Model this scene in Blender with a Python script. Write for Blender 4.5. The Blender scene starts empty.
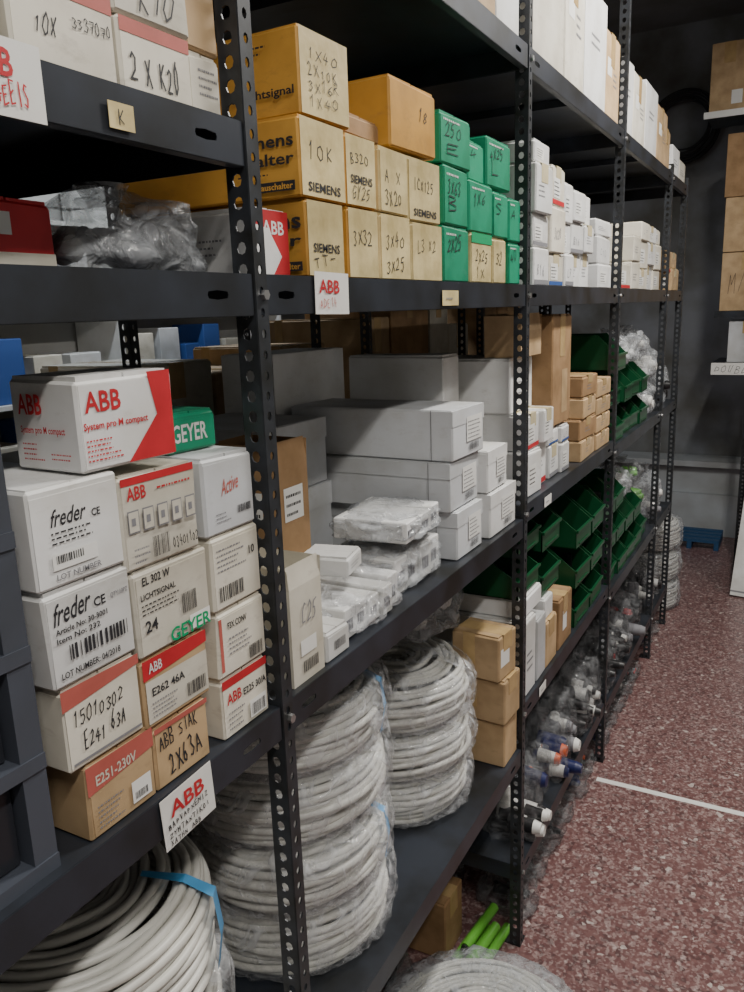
import bpy, bmesh, math, random
from mathutils import Vector, Matrix, noise
random.seed(7)
COL=bpy.context.collection
# ------------------------------------------------------------------ materials
def mat(name,c,rough=.6,metal=0,nscale=0,namt=.12,bump=0,spec=.4,c2=None):
    m=bpy.data.materials.new(name); m.use_nodes=True; nt=m.node_tree; b=nt.nodes['Principled BSDF']
    b.inputs['Base Color'].default_value=(*c,1); b.inputs['Roughness'].default_value=rough
    b.inputs['Metallic'].default_value=metal; b.inputs['Specular IOR Level'].default_value=spec
    if nscale:
        tc=nt.nodes.new('ShaderNodeTexCoord'); n=nt.nodes.new('ShaderNodeTexNoise'); n.inputs['Scale'].default_value=nscale; n.inputs['Detail'].default_value=5
        nt.links.new(tc.outputs['Object'],n.inputs['Vector'])
        r=nt.nodes.new('ShaderNodeValToRGB'); r.color_ramp.elements[0].position=.3; r.color_ramp.elements[1].position=.62
        d=c2 if c2 else tuple(max(0,x*(1-namt*k)) for x,k in zip(c,(1.5,1.65,2.0)))
        r.color_ramp.elements[0].color=(*d,1); r.color_ramp.elements[1].color=(*tuple(min(1,x*(1+namt*.4)) for x in c),1)
        nt.links.new(n.outputs['Fac'],r.inputs['Fac']); nt.links.new(r.outputs['Color'],b.inputs['Base Color'])
        if bump:
            bp=nt.nodes.new('ShaderNodeBump'); bp.inputs['Strength'].default_value=bump; bp.inputs['Distance'].default_value=.003
            nt.links.new(n.outputs['Fac'],bp.inputs['Height']); nt.links.new(bp.outputs['Normal'],b.inputs['Normal'])
    return m
def scuff(m,amt=.35,col=(.30,.25,.19)):
    """dirt blotches and fine scratches mixed over the card colour"""
    nt=m.node_tree; b=nt.nodes['Principled BSDF']; src=b.inputs['Base Color'].links[0].from_socket
    tc=nt.nodes.new('ShaderNodeTexCoord'); n=nt.nodes.new('ShaderNodeTexNoise'); n.inputs['Scale'].default_value=26; n.inputs['Detail'].default_value=8; n.inputs['Roughness'].default_value=.7
    mp=nt.nodes.new('ShaderNodeMapping'); mp.inputs['Scale'].default_value=(1,1,2.2); oi=nt.nodes.new('ShaderNodeObjectInfo')
    ad=nt.nodes.new('ShaderNodeVectorMath'); ad.operation='ADD'; sc=nt.nodes.new('ShaderNodeVectorMath'); sc.operation='SCALE'; sc.inputs['Scale'].default_value=.01
    nt.links.new(oi.outputs['Location'],ad.inputs[0]); nt.links.new(tc.outputs['Object'],ad.inputs[1]); nt.links.new(ad.outputs[0],mp.inputs['Vector']); nt.links.new(mp.outputs[0],n.inputs['Vector'])
    r=nt.nodes.new('ShaderNodeMapRange'); r.inputs[1].default_value=.56; r.inputs[2].default_value=.72; r.inputs[3].default_value=0; r.inputs[4].default_value=amt
    nt.links.new(n.outputs['Fac'],r.inputs[0])
    mx=nt.nodes.new('ShaderNodeMixRGB'); nt.links.new(r.outputs[0],mx.inputs[0]); nt.links.new(src,mx.inputs[1]); mx.inputs[2].default_value=(*col,1)
    # every carton has aged a little differently
    hs=nt.nodes.new('ShaderNodeHueSaturation'); mr=nt.nodes.new('ShaderNodeMapRange'); mr.inputs[3].default_value=.82; mr.inputs[4].default_value=1.06
    nt.links.new(oi.outputs['Random'],mr.inputs[0]); nt.links.new(mr.outputs[0],hs.inputs['Value']); nt.links.new(mx.outputs[0],hs.inputs['Color']); nt.links.new(hs.outputs[0],b.inputs['Base Color'])
    return m
M={}
M['white']=scuff(mat('white_card',(.76,.765,.77),.5,0,9,.12,.5),.22)
M['whiteb']=scuff(mat('grey_white_card',(.60,.62,.65),.5,0,9,.12,.5),.2)
M['offwhite']=scuff(mat('offwhite_card',(.70,.665,.58),.6,0,9,.15,.5),.35)
M['cream']=scuff(mat('cream_card',(.72,.60,.32),.35,0,18,.2,.7),.35,(.5,.36,.14))
M['yellow']=scuff(mat('yellow_card',(.58,.31,.06),.5,0,12,.18,.5),.4,(.3,.17,.06))
M['brown']=scuff(mat('kraft_card',(.38,.235,.12),.75,0,14,.2,.4),.3,(.2,.12,.06))
M['tan']=scuff(mat('tan_card',(.53,.37,.21),.7,0,14,.18,.4),.35,(.3,.2,.11))
M['green']=scuff(mat('green_card',(.012,.28,.15),.45,0,14,.18,.4),.25,(.1,.35,.25))
M['red']=mat('red_print',(.55,.025,.035),.5,0,20,.12)
M['salmon']=mat('salmon_print',(.50,.12,.10),.55,0,20,.12)
M['black']=mat('black_ink',(.025,.025,.03),.6)
M['blue']=mat('blue_print',(.04,.10,.32),.5)
M['grey']=mat('grey_ink',(.22,.22,.24),.6)
M['greenink']=mat('green_ink',(.0,.33,.13),.5)
M['tape']=mat('packing_tape',(.50,.35,.17),.2,0,30,.1)
M['cleartape']=mat('clear_tape',(.66,.58,.38),.15,0,30,.1,.2)
M['paper']=mat('paper_label',(.80,.80,.78),.5,0,12,.05)
M['steel']=mat('painted_shelf_steel',(.036,.042,.056),.36,.35,9,.35,.08,.5)
M['post']=mat('painted_upright_steel',(.042,.047,.056),.4,.35,30,.3,.08,.5)
M['bolt']=mat('zinc_bolt',(.5,.5,.5),.35,.9)
M['cable']=mat('white_cable_pvc',(.68,.675,.64),.36,0,8,.08)
M['strap']=mat('blue_strap',(.10,.38,.72),.35)
M['bin']=mat('green_bin_plastic',(.007,.070,.027),.3)
M['bin2']=mat('light_green_plastic',(.13,.42,.05),.35)
M['dark']=mat('dark_plastic',(.020,.020,.022),.35)
M['darkblue']=mat('dark_blue_plastic',(.012,.018,.09),.4)
M['orange']=mat('orange_plastic',(.80,.15,.05),.35)
M['cab']=mat('cabinet_blue_grey',(.075,.085,.11),.4,.2,8,.15,.03)
M['drawer']=mat('drawer_smoke_plastic',(.025,.027,.034),.2)
def film(name,tr,col,rough=.15,gl=.35,lo=.5,hi=1.5,sc=28):
    m=bpy.data.materials.new(name); m.use_nodes=True; nt=m.node_tree; nt.nodes.clear()
    o=nt.nodes.new('ShaderNodeOutputMaterial'); t=nt.nodes.new('ShaderNodeBsdfTransparent'); p=nt.nodes.new('ShaderNodeBsdfPrincipled')
    p.inputs['Base Color'].default_value=(*col,1); p.inputs['Roughness'].default_value=rough; p.inputs['Specular IOR Level'].default_value=.9
    tc=nt.nodes.new('ShaderNodeTexCoord'); n=nt.nodes.new('ShaderNodeTexNoise'); n.inputs['Scale'].default_value=sc; n.inputs['Detail'].default_value=4; n.inputs['Distortion'].default_value=1.5
    nt.links.new(tc.outputs['Object'],n.inputs['Vector'])
    bp=nt.nodes.new('ShaderNodeBump'); bp.inputs['Strength'].default_value=1; bp.inputs['Distance'].default_value=.012
    nt.links.new(n.outputs['Fac'],bp.inputs['Height']); nt.links.new(bp.outputs['Normal'],p.inputs['Normal'])
    r=nt.nodes.new('ShaderNodeMapRange'); r.inputs[1].default_value=.38; r.inputs[2].default_value=.68; r.inputs[3].default_value=gl*lo; r.inputs[4].default_value=min(1,gl*hi)
    nt.links.new(n.outputs['Fac'],r.inputs[0])
    mx=nt.nodes.new('ShaderNodeMixShader'); nt.links.new(r.outputs[0],mx.inputs[0]); nt.links.new(t.outputs[0],mx.inputs[1]); nt.links.new(p.outputs[0],mx.inputs[2]); nt.links.new(mx.outputs[0],o.inputs[0])
    t.inputs[0].default_value=(tr,tr,tr,1)
    return m
M['film']=film('clear_film',.97,(.72,.74,.78),.1,.20,.2,2.8,22)
M['bag']=film('polythene_bag',.92,(.60,.63,.67),.12,.38)
M['bagclear']=film('thin_polythene_bag',.90,(.36,.37,.39),.10,.14,.3,2.8)
def wallmat(name,c,s,amt): return mat(name,c,.85,0,s,amt,.5)
# ------------------------------------------------------------------ text
TC={}
def text_mesh(body,bold=0):
    k=(body,bold)
    if k in TC: return TC[k]
    c=bpy.data.curves.new('tmp','FONT'); c.body=body; c.resolution_u=2; c.offset=bold
    o=bpy.data.objects.new('tmp',c); COL.objects.link(o)
    bpy.context.view_layer.update()
    me=o.evaluated_get(bpy.context.evaluated_depsgraph_get()).to_mesh()
    v=[(a.co.x,a.co.y) for a in me.vertices]; f=[tuple(p.vertices) for p in me.polygons]
    if v:
        x0=min(a[0] for a in v);x1=max(a[0] for a in v);y0=min(a[1] for a in v);y1=max(a[1] for a in v)
        v=[((a[0]-x0)/max(1e-6,x1-x0),(a[1]-y0)/max(1e-6,y1-y0)) for a in v]
    o.evaluated_get(bpy.context.evaluated_depsgraph_get()).to_mesh_clear()
    bpy.data.objects.remove(o); bpy.data.curves.remove(c)
    TC[k]=(v,f); return TC[k]
ST={'0':[[(.5,1),(.12,.8),(.05,.3),(.4,0),(.8,.2),(.85,.7),(.5,1)]],'1':[[(.3,.75),(.55,1),(.5,0)]],'2':[[(.1,.8),(.4,1),(.8,.8),(.6,.4),(.05,0),(.9,.05)]],
'3':[[(.1,.9),(.5,1),(.8,.8),(.4,.55),(.85,.3),(.5,0),(.05,.1)]],'4':[[(.4,1),(.05,.4),(.85,.4)],[(.6,.7),(.55,0)]],'5':[[(.8,1),(.2,.95),(.15,.55),(.6,.6),(.8,.3),(.5,0),(.1,.05)]],
'6':[[(.7,1),(.2,.6),(.1,.2),(.5,0),(.8,.25),(.5,.5),(.15,.35)]],'7':[[(.05,.95),(.85,.95),(.35,0)],[(.25,.5),(.7,.5)]],'8':[[(.5,.5),(.15,.75),(.5,1),(.8,.75),(.5,.5),(.1,.25),(.5,0),(.85,.25),(.5,.5)]],
'9':[[(.8,.7),(.4,.5),(.15,.75),(.5,1),(.8,.8),(.7,0)]],'A':[[(.05,0),(.45,1),(.85,0)],[(.2,.4),(.75,.4)]],'B':[[(.1,0),(.1,1),(.6,.95),(.7,.7),(.1,.52),(.8,.35),(.7,.05),(.1,0)]],
'C':[[(.85,.85),(.5,1),(.1,.6),(.2,.1),(.85,.1)]],'E':[[(.8,1),(.1,.95),(.1,0),(.85,.05)],[(.1,.5),(.65,.55)]],'G':[[(.85,.85),(.4,1),(.08,.5),(.3,0),(.8,.1),(.8,.45),(.5,.45)]],
'I':[[(.5,1),(.5,0)]],'K':[[(.1,1),(.12,0)],[(.8,1),(.12,.45),(.85,0)]],'L':[[(.15,1),(.1,0),(.8,.05)]],'M':[[(.05,0),(.1,1),(.45,.4),(.85,1),(.9,0)]],'N':[[(.1,0),(.1,1),(.8,0),(.85,1)]],
'O':[[(.5,1),(.1,.7),(.1,.2),(.5,0),(.85,.3),(.8,.8),(.5,1)]],'R':[[(.1,0),(.1,1),(.7,.9),(.65,.6),(.1,.5),(.85,0)]],'S':[[(.8,.9),(.4,1),(.1,.75),(.75,.35),(.6,.02),(.05,.1)]],'T':[[(.05,1),(.9,.95)],[(.5,1),(.48,0)]],
'X':[[(.1,.9),(.85,.05)],[(.8,.95),(.1,0)]],'Y':[[(.1,1),(.5,.5),(.85,1)],[(.5,.5),(.45,0)]],'-':[[(.15,.5),(.8,.5)]],'D':[[(.1,0),(.1,1),(.7,.8),(.8,.3),(.1,0)]],'F':[[(.8,1),(.1,.95),(.1,0)],[(.1,.5),(.6,.5)]],
'P':[[(.1,0),(.1,1),(.75,.85),(.7,.55),(.1,.45)]],'V':[[(.1,1),(.45,0),(.85,1)]],'Z':[[(.1,1),(.85,.95),(.05,.05),(.9,0)]],'/':[[(.1,0),(.8,1)]],'H':[[(.1,1),(.1,0)],[(.8,1),(.8,0)],[(.1,.5),(.8,.5)]],'J':[[(.6,1),(.6,.2),(.3,0),(.05,.2)]],'U':[[(.1,1),(.15,.1),(.6,0),(.8,1)]]}
# ------------------------------------------------------------------ mesh builder
class MB:
    def __init__(s): s.v=[];s.f=[];s.mi=[];s.mats=[];s.sm=[]
    def _m(s,m):
        m=M[m] if isinstance(m,str) else m
        if m not in s.mats: s.mats.append(m)
        return s.mats.index(m)
    def face(s,pts,m,smooth=False):
        i=len(s.v); s.v+= [tuple(p) for p in pts]; s.f.append(tuple(range(i,i+len(pts)))); s.mi.append(s._m(m)); s.sm.append(smooth)
    def mesh(s,vs,fs,m,smooth=False):
        i=len(s.v); s.v+=[tuple(p) for p in vs]
        k=s._m(m)
        for f in fs: s.f.append(tuple(a+i for a in f)); s.mi.append(k); s.sm.append(smooth)
    def box(s,x0,x1,y0,y1,z0,z1,m):
        vs=[(x,y,z) for x in (x0,x1) for y in (y0,y1) for z in (z0,z1)]
        s.mesh(vs,[(0,1,3,2),(4,6,7,5),(0,4,5,1),(2,3,7,6),(0,2,6,4),(1,5,7,3)],m)
    def cbox(s,x0,x1,y0,y1,z0,z1,c,m,j=0,rnd=random):
        X=(x0,x1);Y=(y0,y1);Z=(z0,z1);vs=[];ix={}
        for a in (0,1):
            for b in (0,1):
                for d in (0,1):
                    jy=rnd.uniform(-j,j)*.5; jz=rnd.uniform(-j,0) if d else 0
                    sx=-1 if a else 1; sy=-1 if b else 1; sz=-1 if d else 1
                    x,y,z=X[a],Y[b]+jy,Z[d]+jz
                    ix[a,b,d,0]=len(vs); vs.append((x,y+sy*c,z+sz*c))
                    ix[a,b,d,1]=len(vs); vs.append((x+sx*c,y,z+sz*c))
                    ix[a,b,d,2]=len(vs); vs.append((x+sx*c,y+sy*c,z))
        F=[]
        for a in (0,1):
            F.append([ix[a,0,0,0],ix[a,1,0,0],ix[a,1,1,0],ix[a,0,1,0]][::1 if a else -1])
            F.append([ix[0,a,0,1],ix[0,a,1,1],ix[1,a,1,1],ix[1,a,0,1]][::1 if a else -1])
            F.append([ix[0,0,a,2],ix[1,0,a,2],ix[1,1,a,2],ix[0,1,a,2]][::1 if a else -1])
        for a in (0,1):
            for b in (0,1):
                F.append([ix[a,b,0,0],ix[a,b,0,1],ix[a,b,1,1],ix[a,b,1,0]])
                F.append([ix[a,0,b,0],ix[a,0,b,2],ix[a,1,b,2],ix[a,1,b,0]])
                F.append([ix[0,a,b,1],ix[0,a,b,2],ix[1,a,b,2],ix[1,a,b,1]])
                for d in (0,1): F.append([ix[a,b,d,0],ix[a,b,d,1],ix[a,b,d,2]])
        s.mesh(vs,F,m)
    def cyl(s,c,r,h,m,n=20,axis='z',r2=None,smooth=True,cap=True):
        r2=r if r2 is None else r2; vs=[]
        for k,(rr,hh) in enumerate(((r,0),(r2,h))):
            for i in range(n):
                a=2*math.pi*i/n; p=(rr*math.cos(a),rr*math.sin(a),hh)
                if axis=='x': p=(p[2],p[0],p[1])
                if axis=='y': p=(p[0],p[2],p[1])
                vs.append((c[0]+p[0],c[1]+p[1],c[2]+p[2]))
        s.mesh(vs,[(i,(i+1)%n,n+(i+1)%n,n+i) for i in range(n)],m,smooth)
        if cap: s.mesh(vs,[tuple(range(n)),tuple(range(n,2*n))],m)
    def obj(s,name,loc=(0,0,0),rot=(0,0,0),parent=None,recalc=True):
        me=bpy.data.meshes.new(name); me.from_pydata(s.v,[],s.f)
        for m in s.mats: me.materials.append(m)
        me.polygons.foreach_set('material_index',s.mi); me.polygons.foreach_set('use_smooth',s.sm)
        if recalc:
            bm=bmesh.new(); bm.from_mesh(me); bmesh.ops.recalc_face_normals(bm,faces=bm.faces); bm.to_mesh(me); bm.free()
        me.update()
        o=bpy.data.objects.new(name,me); COL.objects.link(o); o.location=loc; o.rotation_euler=rot
        if parent: o.parent=parent
        return o
def hand_ink(mb,P,u,v,w,h,body,m,rot,e,rnd):
    """marker-pen writing: single-stroke letters swept into thin ribbons"""
    if not body: return
    su=(Vector(P(1,0,0))-Vector(P(0,0,0))).length; sv=(Vector(P(0,1,0))-Vector(P(0,0,0))).length
    W=w*su; H=h*sv; body=body.upper(); n=len(body); adv=W/n; th=min(.0010,max(.0005,H*.045)); slant=rnd.uniform(-.05,.3)
    ca,sa=math.cos(rot+rnd.uniform(-.05,.08)),math.sin(rot+rnd.uniform(-.05,.08))
    for i,ch in enumerate(body):
        k=rnd.uniform(.75,1.15); dy=rnd.uniform(-.1,.1)*H; lw=adv*rnd.uniform(.62,.9)
        for pl in ST.get(ch,()):
            pts=[]
            for (a,b) in pl:
                a+=rnd.uniform(-.07,.07); b+=rnd.uniform(-.06,.06)
                x=i*adv+a*lw+slant*b*H; y=b*H*k+dy; pts.append((x*ca-y*sa,x*sa+y*ca))
            for (x0,y0),(x1,y1) in zip(pts,pts[1:]):
                dx,dy_=x1-x0,y1-y0; L=math.hypot(dx,dy_) or 1; nx,ny=-dy_/L*th,dx/L*th; ex,ey=dx/L*th*.6,dy_/L*th*.6
                q=[(x0-ex+nx,y0-ey+ny),(x0-ex-nx,y0-ey-ny),(x1+ex-nx,y1+ey-ny),(x1+ex+nx,y1+ey+ny)]
                e+=.000004
                mb.face([P(u+a/su,v+b/sv,e) for a,b in q],m)
def graphics(mb,P,g,rnd):
    e=.0008
    for it in g:
        k=it[0]; e+=.0003
        if k=='r':
            _,u,v,w,h,m=it; mb.face([P(u,v,e),P(u+w,v,e),P(u+w,v+h,e),P(u,v+h,e)],m)
        elif k=='p': mb.face([P(a,b,e) for a,b in it[1]],it[2])
        elif k=='h': hand_ink(mb,P,*it[1:7],it[7] if len(it)>7 else 0,e,rnd)
        elif k in('t','i'):
            u,v,w,h,body,m=it[1:7]; rot=it[7] if len(it)>7 else 0
            vs,fs=text_mesh(body,.02 if k=='t' else .01)
            out=[]
            for x,y in vs:
                if k=='i': x=x+.25*y*(h/max(w,.01))
                a=(x-.5)*w; b=(y-.5)*h
                out.append(P(u+w/2+a-b*math.sin(rot)*.8, v+h/2+b+a*math.sin(rot),e))
            mb.mesh(out,fs,m)
        elif k=='b':
            _,u,v,w,h=it[:5]; x=0
            while x<1:
                bw=rnd.choice((.015,.03,.045)); mb.face([P(u+w*x,v,e),P(u+w*min(1,x+bw),v,e),P(u+w*min(1,x+bw),v+h,e),P(u+w*x,v+h,e)],'black'); x+=bw+rnd.choice((.02,.035,.05))
        elif k=='l':
            _,u,v,w,h,n=it[:6]; m=it[6] if len(it)>6 else 'grey'
            for i in range(n):
                y=v+h*(i+.25)/n; x=0; L=rnd.uniform(.6,1)
                while x<L:
                    bw=rnd.uniform(.03,.10); x2=min(L,x+bw); mb.face([P(u+w*x,y,e),P(u+w*x2,y,e),P(u+w*x2,y+h*.30/n,e),P(u+w*x,y+h*.30/n,e)],m); x=x2+.03
def carton(xf,y0,y1,z0,h,d=.3,m='white',f=(),s=(),top=(),rot=0,tape=None,name='cardboard_box',j=.004,seam=True,lid=False):
    """closed carton; front face at x=xf facing the aisle (+X)"""
    rnd=random.Random(int(y0*1000+z0*777)); w=y1-y0
    mb=MB(); hx=d/2; hy=w/2; t=.0012
    mb.cbox(-hx,hx,-hy,hy,0,h-t,.0024,m,j,rnd)
    g=.0012
    mb.box(-hx+.003,hx-.003,-hy+.004,-g,h-t-.0034,h,m); mb.box(-hx+.003,hx-.003,g,hy-.004,h-t-.0034,h-.0006,m)
    if seam: mb.box(hx-.0002,hx+.0006,-hy+.003,hy-.003,.003,h-.008,m)
    if lid: mb.box(-hx-.001,hx+.0015,-hy-.001,hy+.001,h*.68,h-.0015,m)
    if tape:
        tw=min(.024,hy*.5)
        mb.box(-hx+.004,hx+.0012,-tw,tw,h,h+.0003,tape); mb.box(hx+.0006,hx+.0013,-tw,tw,h*.62,h,tape)
        mb.box(-hx+.03,-hx+.03+.03,-hy-.0016,-hy,h*.3,h,tape)
    if f: graphics(mb,lambda u,v,e:(hx+e+(.0012 if lid else 0),-hy+u*w,v*h),f,rnd)
    if s: graphics(mb,lambda u,v,e:(-hx+u*d,-hy-e-.0018,v*h),s,rnd)
    if top: graphics(mb,lambda u,v,e:(-hx+u*d,-hy+v*w,h+e),top,rnd)
    return mb.obj(name,(xf-hx,(y0+y1)/2,z0),(0,0,math.radians(rot)))
def open_carton(xf,y0,y1,z0,h,d,m='brown',rot=0,f=(),s=(),flap=.08,name='open_cardboard_box'):
    rnd=random.Random(int(y0*1000)); mb=MB(); hx=d/2; hy=(y1-y0)/2; t=.003; w=y1-y0
    mb.box(-hx,hx,-hy,hy,0,t,m)
    mb.box(hx-t,hx,-hy,hy,t,h,m); mb.box(-hx,-hx+t,-hy,hy,t,h,m); mb.box(-hx+t,hx-t,-hy,-hy+t,t,h,m); mb.box(-hx+t,hx-t,hy-t,hy,t,h,m)
    for sx,sy,k in ((1,0,.5),(-1,0,.3),(0,1,.4),(0,-1,.7)):
        if sx: a=[(sx*hx,-hy,h),(sx*hx,hy,h),(sx*(hx-flap*k*.3),hy,h+flap),(sx*(hx-flap*k*.3),-hy,h+flap)]
        else: a=[(-hx,sy*hy,h),(hx,sy*hy,h),(hx,sy*(hy+flap*k*.15),h+flap*.9),(-hx,sy*(hy+flap*k*.15),h+flap*.9)]
        mb.face(a,m); mb.face([(p[0]*.985,p[1]*.985,p[2]) for p in a],m)
    if f: graphics(mb,lambda u,v,e:(hx+e,-hy+u*w,v*h),f,rnd)
    if s: graphics(mb,lambda u,v,e:(-hx+u*d,-hy-e,v*h),s,rnd)
    return mb.obj(name,(xf-hx,(y0+y1)/2,z0),(0,0,math.radians(rot)))
# ------------------------------------------------------------------ rack
def perf_plate(mb,o,du,dv,w,L,pitch,hole,slot=0,m='post',hx=None):
    o=Vector(o);du=Vector(du);dv=Vector(dv); n=int(round(L/pitch)); pitch=L/n; hx=hx or hole
    for i in range(n):
        c=o+du*(w/2)+dv*(pitch*(i+.5)); out=[];inn=[]
        for k in range(8):
            a=k*math.pi/4; cx,cy=math.cos(a),math.sin(a); q=max(abs(cx),abs(cy))
            out.append(c+du*(cx/q*w/2)+dv*(cy/q*pitch/2))
            inn.append(c+du*(cx*hx)+dv*(cy*hole+(slot if cy>.1 else -slot if cy<-.1 else 0)))
        mb.mesh(out+inn,[(k,(k+1)%8,8+(k+1)%8,8+k) for k in range(8)],m)
def upright(name,x,y,sx,H,parent,bend=1,fl=.028):
    mb=MB()
    perf_plate(mb,(x,y,0),(0,bend,0),(0,0,1),.022,H,.0235,.0055,hx=.004)
    perf_plate(mb,(x,y,0),(-sx,0,0),(0,0,1),fl,H,.0235,.0062,.0008)
    o=mb.obj(name,parent=parent,recalc=False)
    md=o.modifiers.new('s','SOLIDIFY'); md.thickness=.002; md.offset=0
    f=MB(); f.box(x-sx*.045 if sx>0 else x-.002,x+.002 if sx>0 else x+.045,y-.002,y+.04,0,.004,'dark'); f.obj(name+'_foot',parent=parent)
    return o
def shelf(name,xf,xb,y0,y1,z,parent,lip=.044):
    mb=MB(); y0+=.003; y1-=.003
    mb.face([(xb,y0,z),(xf,y0,z),(xf,y1,z),(xb,y1,z)],'steel')
    for x in (xf,xb):
        s=1 if x==xf else -1
        e=.10
        mb.face([(x,y0+e,z),(x,y1-e,z),(x,y1-e,z-lip),(x,y0+e,z-lip)],'steel')
        for ya,yb in ((y0,y0+e),(y1-e,y1)):
            c=Vector((x,(ya+yb)/2+(.01 if ya==y0 else -.01),z-lip/2)); out=[];inn=[]
            for k in range(8):
                a=k*math.pi/4; cy,cz=math.cos(a),math.sin(a); q=max(abs(cy),abs(cz))
                oy=(ya if cy/q<-.5 else yb if cy/q>.5 else (ya+yb)/2)
                out.append(Vector((x,oy,z-lip/2+cz/q*lip/2)))
                inn.append(c+Vector((0,cy*.005+(.012 if cy>.1 else -.012 if cy<-.1 else 0),cz*.005)))
            mb.mesh(out+inn,[(k,(k+1)%8,8+(k+1)%8,8+k) for k in range(8)],'steel')
        mb.face([(x,y0,z-lip),(x,y1,z-lip),(x-s*.014,y1,z-lip),(x-s*.014,y0,z-lip)],'steel')
    for y in (y0,y1): mb.face([(xf,y,z),(xb,y,z),(xb,y,z-lip),(xf,y,z-lip)],'steel')
    mb.box(xb+.02,xf-.02,(y0+y1)/2-.02,(y0+y1)/2+.02,z-.02,z-.002,'steel')
    o=mb.obj(name,parent=parent,recalc=False)
    md=o.modifiers.new('s','SOLIDIFY'); md.thickness=.0016; md.offset=0
    b=MB()
    for y in (y0+.011,):
        if xf>-1: b.cyl((xf+.003,y,z-lip/2),.006,.005,'bolt',6,'x',smooth=False)
    if xf>-1: b.obj(name+'_bolts',parent=parent)
def empty(name,loc=(0,0,0)):
    o=bpy.data.objects.new(name,None); COL.objects.link(o); o.location=loc; return o
XF=-.547; XB=-1.10
rack=empty('metal_shelving_unit')
YB=[-.24,.74,1.72,2.69,3.67,4.13]
for i,y in enumerate(YB):
    upright('upright_front_%d'%i,-.545,y,1,3.0 if i<4 else 2.2,rack)
    upright('upright_rear_%d'%i,XB-.002,y,-1,3.0 if i<3 else 2.2,rack)
A=1.694
LV=[[1.850,A,1.17,.58,.12],[2.165,A,1.17,.58],[2.165,A,1.20,.69,.24],[2.165,A,1.18,.66,.22],[2.165,A,1.18,.66,.22]]
for i,l in enumerate(LV):
    for k,z in enumerate(l): shelf('shelf_%d_%d'%(i,k),XF,XB,YB[i],YB[i+1],z,rack)
E=.001
rack2=empty('metal_shelving_unit')
RZ=(.5,.95,1.34,2.1)
for i,y in enumerate([.2,1.2,2.2,3.2,4.2]):
    upright('upright_front_%d'%i,-1.20,y,1,2.8,rack2); upright('upright_rear_%d'%i,-1.68,y,-1,2.8,rack2)
    if i<4:
        for k,z in enumerate(RZ): shelf('shelf_%d_%d'%(i,k),-1.202,-1.678,y,y+1,z,rack2)
rr=random.Random(3)
for z in RZ:
    y=.26
    while y<4.0:
        w=rr.uniform(.16,.34); h=rr.uniform(.12,.26) if z!=1.34 else rr.uniform(.17,.235)
        if z==1.34 and y>2.0: h=rr.uniform(.24,.5)
        if int(y+w-.2)!=int(y-.2): y=int(y-.2)+1.25; continue
        if rr.random()<.9: carton(-1.24,y,y+w-.01,z+E,h,rr.uniform(.25,.4),rr.choice(['brown','tan','brown','offwhite','brown']),tape='tape')
        y+=w
# lit shelving on the other side of the next aisle
rk=empty('white_display_shelving')
mb=MB()
for zz in (.4,.9,1.30,1.72,2.1): mb.box(-3.38,-3.05,1.6,5.8,zz-.02,zz,'paper')
for yy in (1.6,3.0,4.4,5.78): mb.box(-3.38,-3.06,yy,yy+.02,0,2.3,'paper')
mb.obj('frame',parent=rk)
for zz in (.9,1.30,1.72):
    y=1.65
    while y<5.5:
        w=rr.uniform(.10,.22)
        if not any(y<q<y+w for q in (3.0,4.4)) : carton(-3.09,y,y+w-.02,zz+E,rr.uniform(.18,.32),.24,rr.choice(['white','whiteb','white','offwhite','blue']),seam=False)
        y+=w+.03
# ------------------------------------------------------------------ bay 0 main shelf
F=-.556
B=1.17+E
z=B
carton(F,.444,.530,z,.078,.26,'tan',[('p',[(0,.98),(1,.98),(1,.72),(0,.60)],'salmon'),('t',.12,.68,.6,.14,'E251-230V','offwhite'),('l',.1,.1,.4,.35,5),('r',.6,.12,.3,.3,'paper'),('b',.64,.16,.2,.1)]); z+=.079
carton(F,.428,.522,z,.083,.26,'offwhite',[('p',[(0,.98),(1,.98),(1,.86),(0,.74)],'salmon'),('h',.1,.52,.66,.17,'15010302','black',.05),('h',.2,.2,.56,.2,'E241 63A','black',.05),('r',.05,.08,.9,.03,'grey')]); z+=.084
carton(F,.420,.520,z,.090,.26,'white',[('i',.06,.66,.42,.22,'freder','black',.08),('t',.54,.68,.14,.1,'CE','black'),('t',.74,.7,.22,.06,'QTY:10PZ','grey'),('t',.08,.56,.6,.06,'Article No: 30-3001','black'),('t',.08,.47,.5,.06,'Item No: 232','black'),('b',.2,.26,.7,.16),('t',.08,.1,.7,.07,'LOT NUMBER: 04/2018','black')],rot=1.2); z+=.091
carton(F,.420,.520,z,.090,.26,'white',[('i',.2,.60,.38,.17,'freder','black'),('t',.66,.6,.1,.08,'CE','black'),('l',.2,.42,.6,.15,3,'black'),('r',.18,.18,.5,.16,'paper'),('b',.22,.24,.3,.08),('t',.2,.08,.5,.06,'LOT NUMBER','grey')]); z+=.091
abb_f=[('p',[(.45,.02),(.98,.02),(.98,.98),(.72,.98),(.80,.5)],'red'),('t',.06,.62,.36,.22,'ABB','red'),('t',.03,.42,.66,.10,'System pro M compact','red'),('l',.04,.1,.36,.26,5,'red')]
abb_s=[('t',.16,.60,.36,.22,'ABB','red'),('t',.17,.38,.66,.10,'System pro M compact','red'),('l',.18,.1,.32,.22,4,'red'),('l',.6,.12,.32,.1,2,'red')]
carton(F,.488,.604,z+.001,.086,.092,'white',abb_f,abb_s,rot=-2,tape=None)
z=B
carton(F,.532,.616,z,.072,.25,'tan',[('h',.1,.62,.7,.22,'ABB SIAK','black',.06),('h',.25,.16,.6,.34,'2X63A','black',.05),('r',.02,.9,.96,.08,'salmon')],rot=-.5); z+=.073
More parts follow.
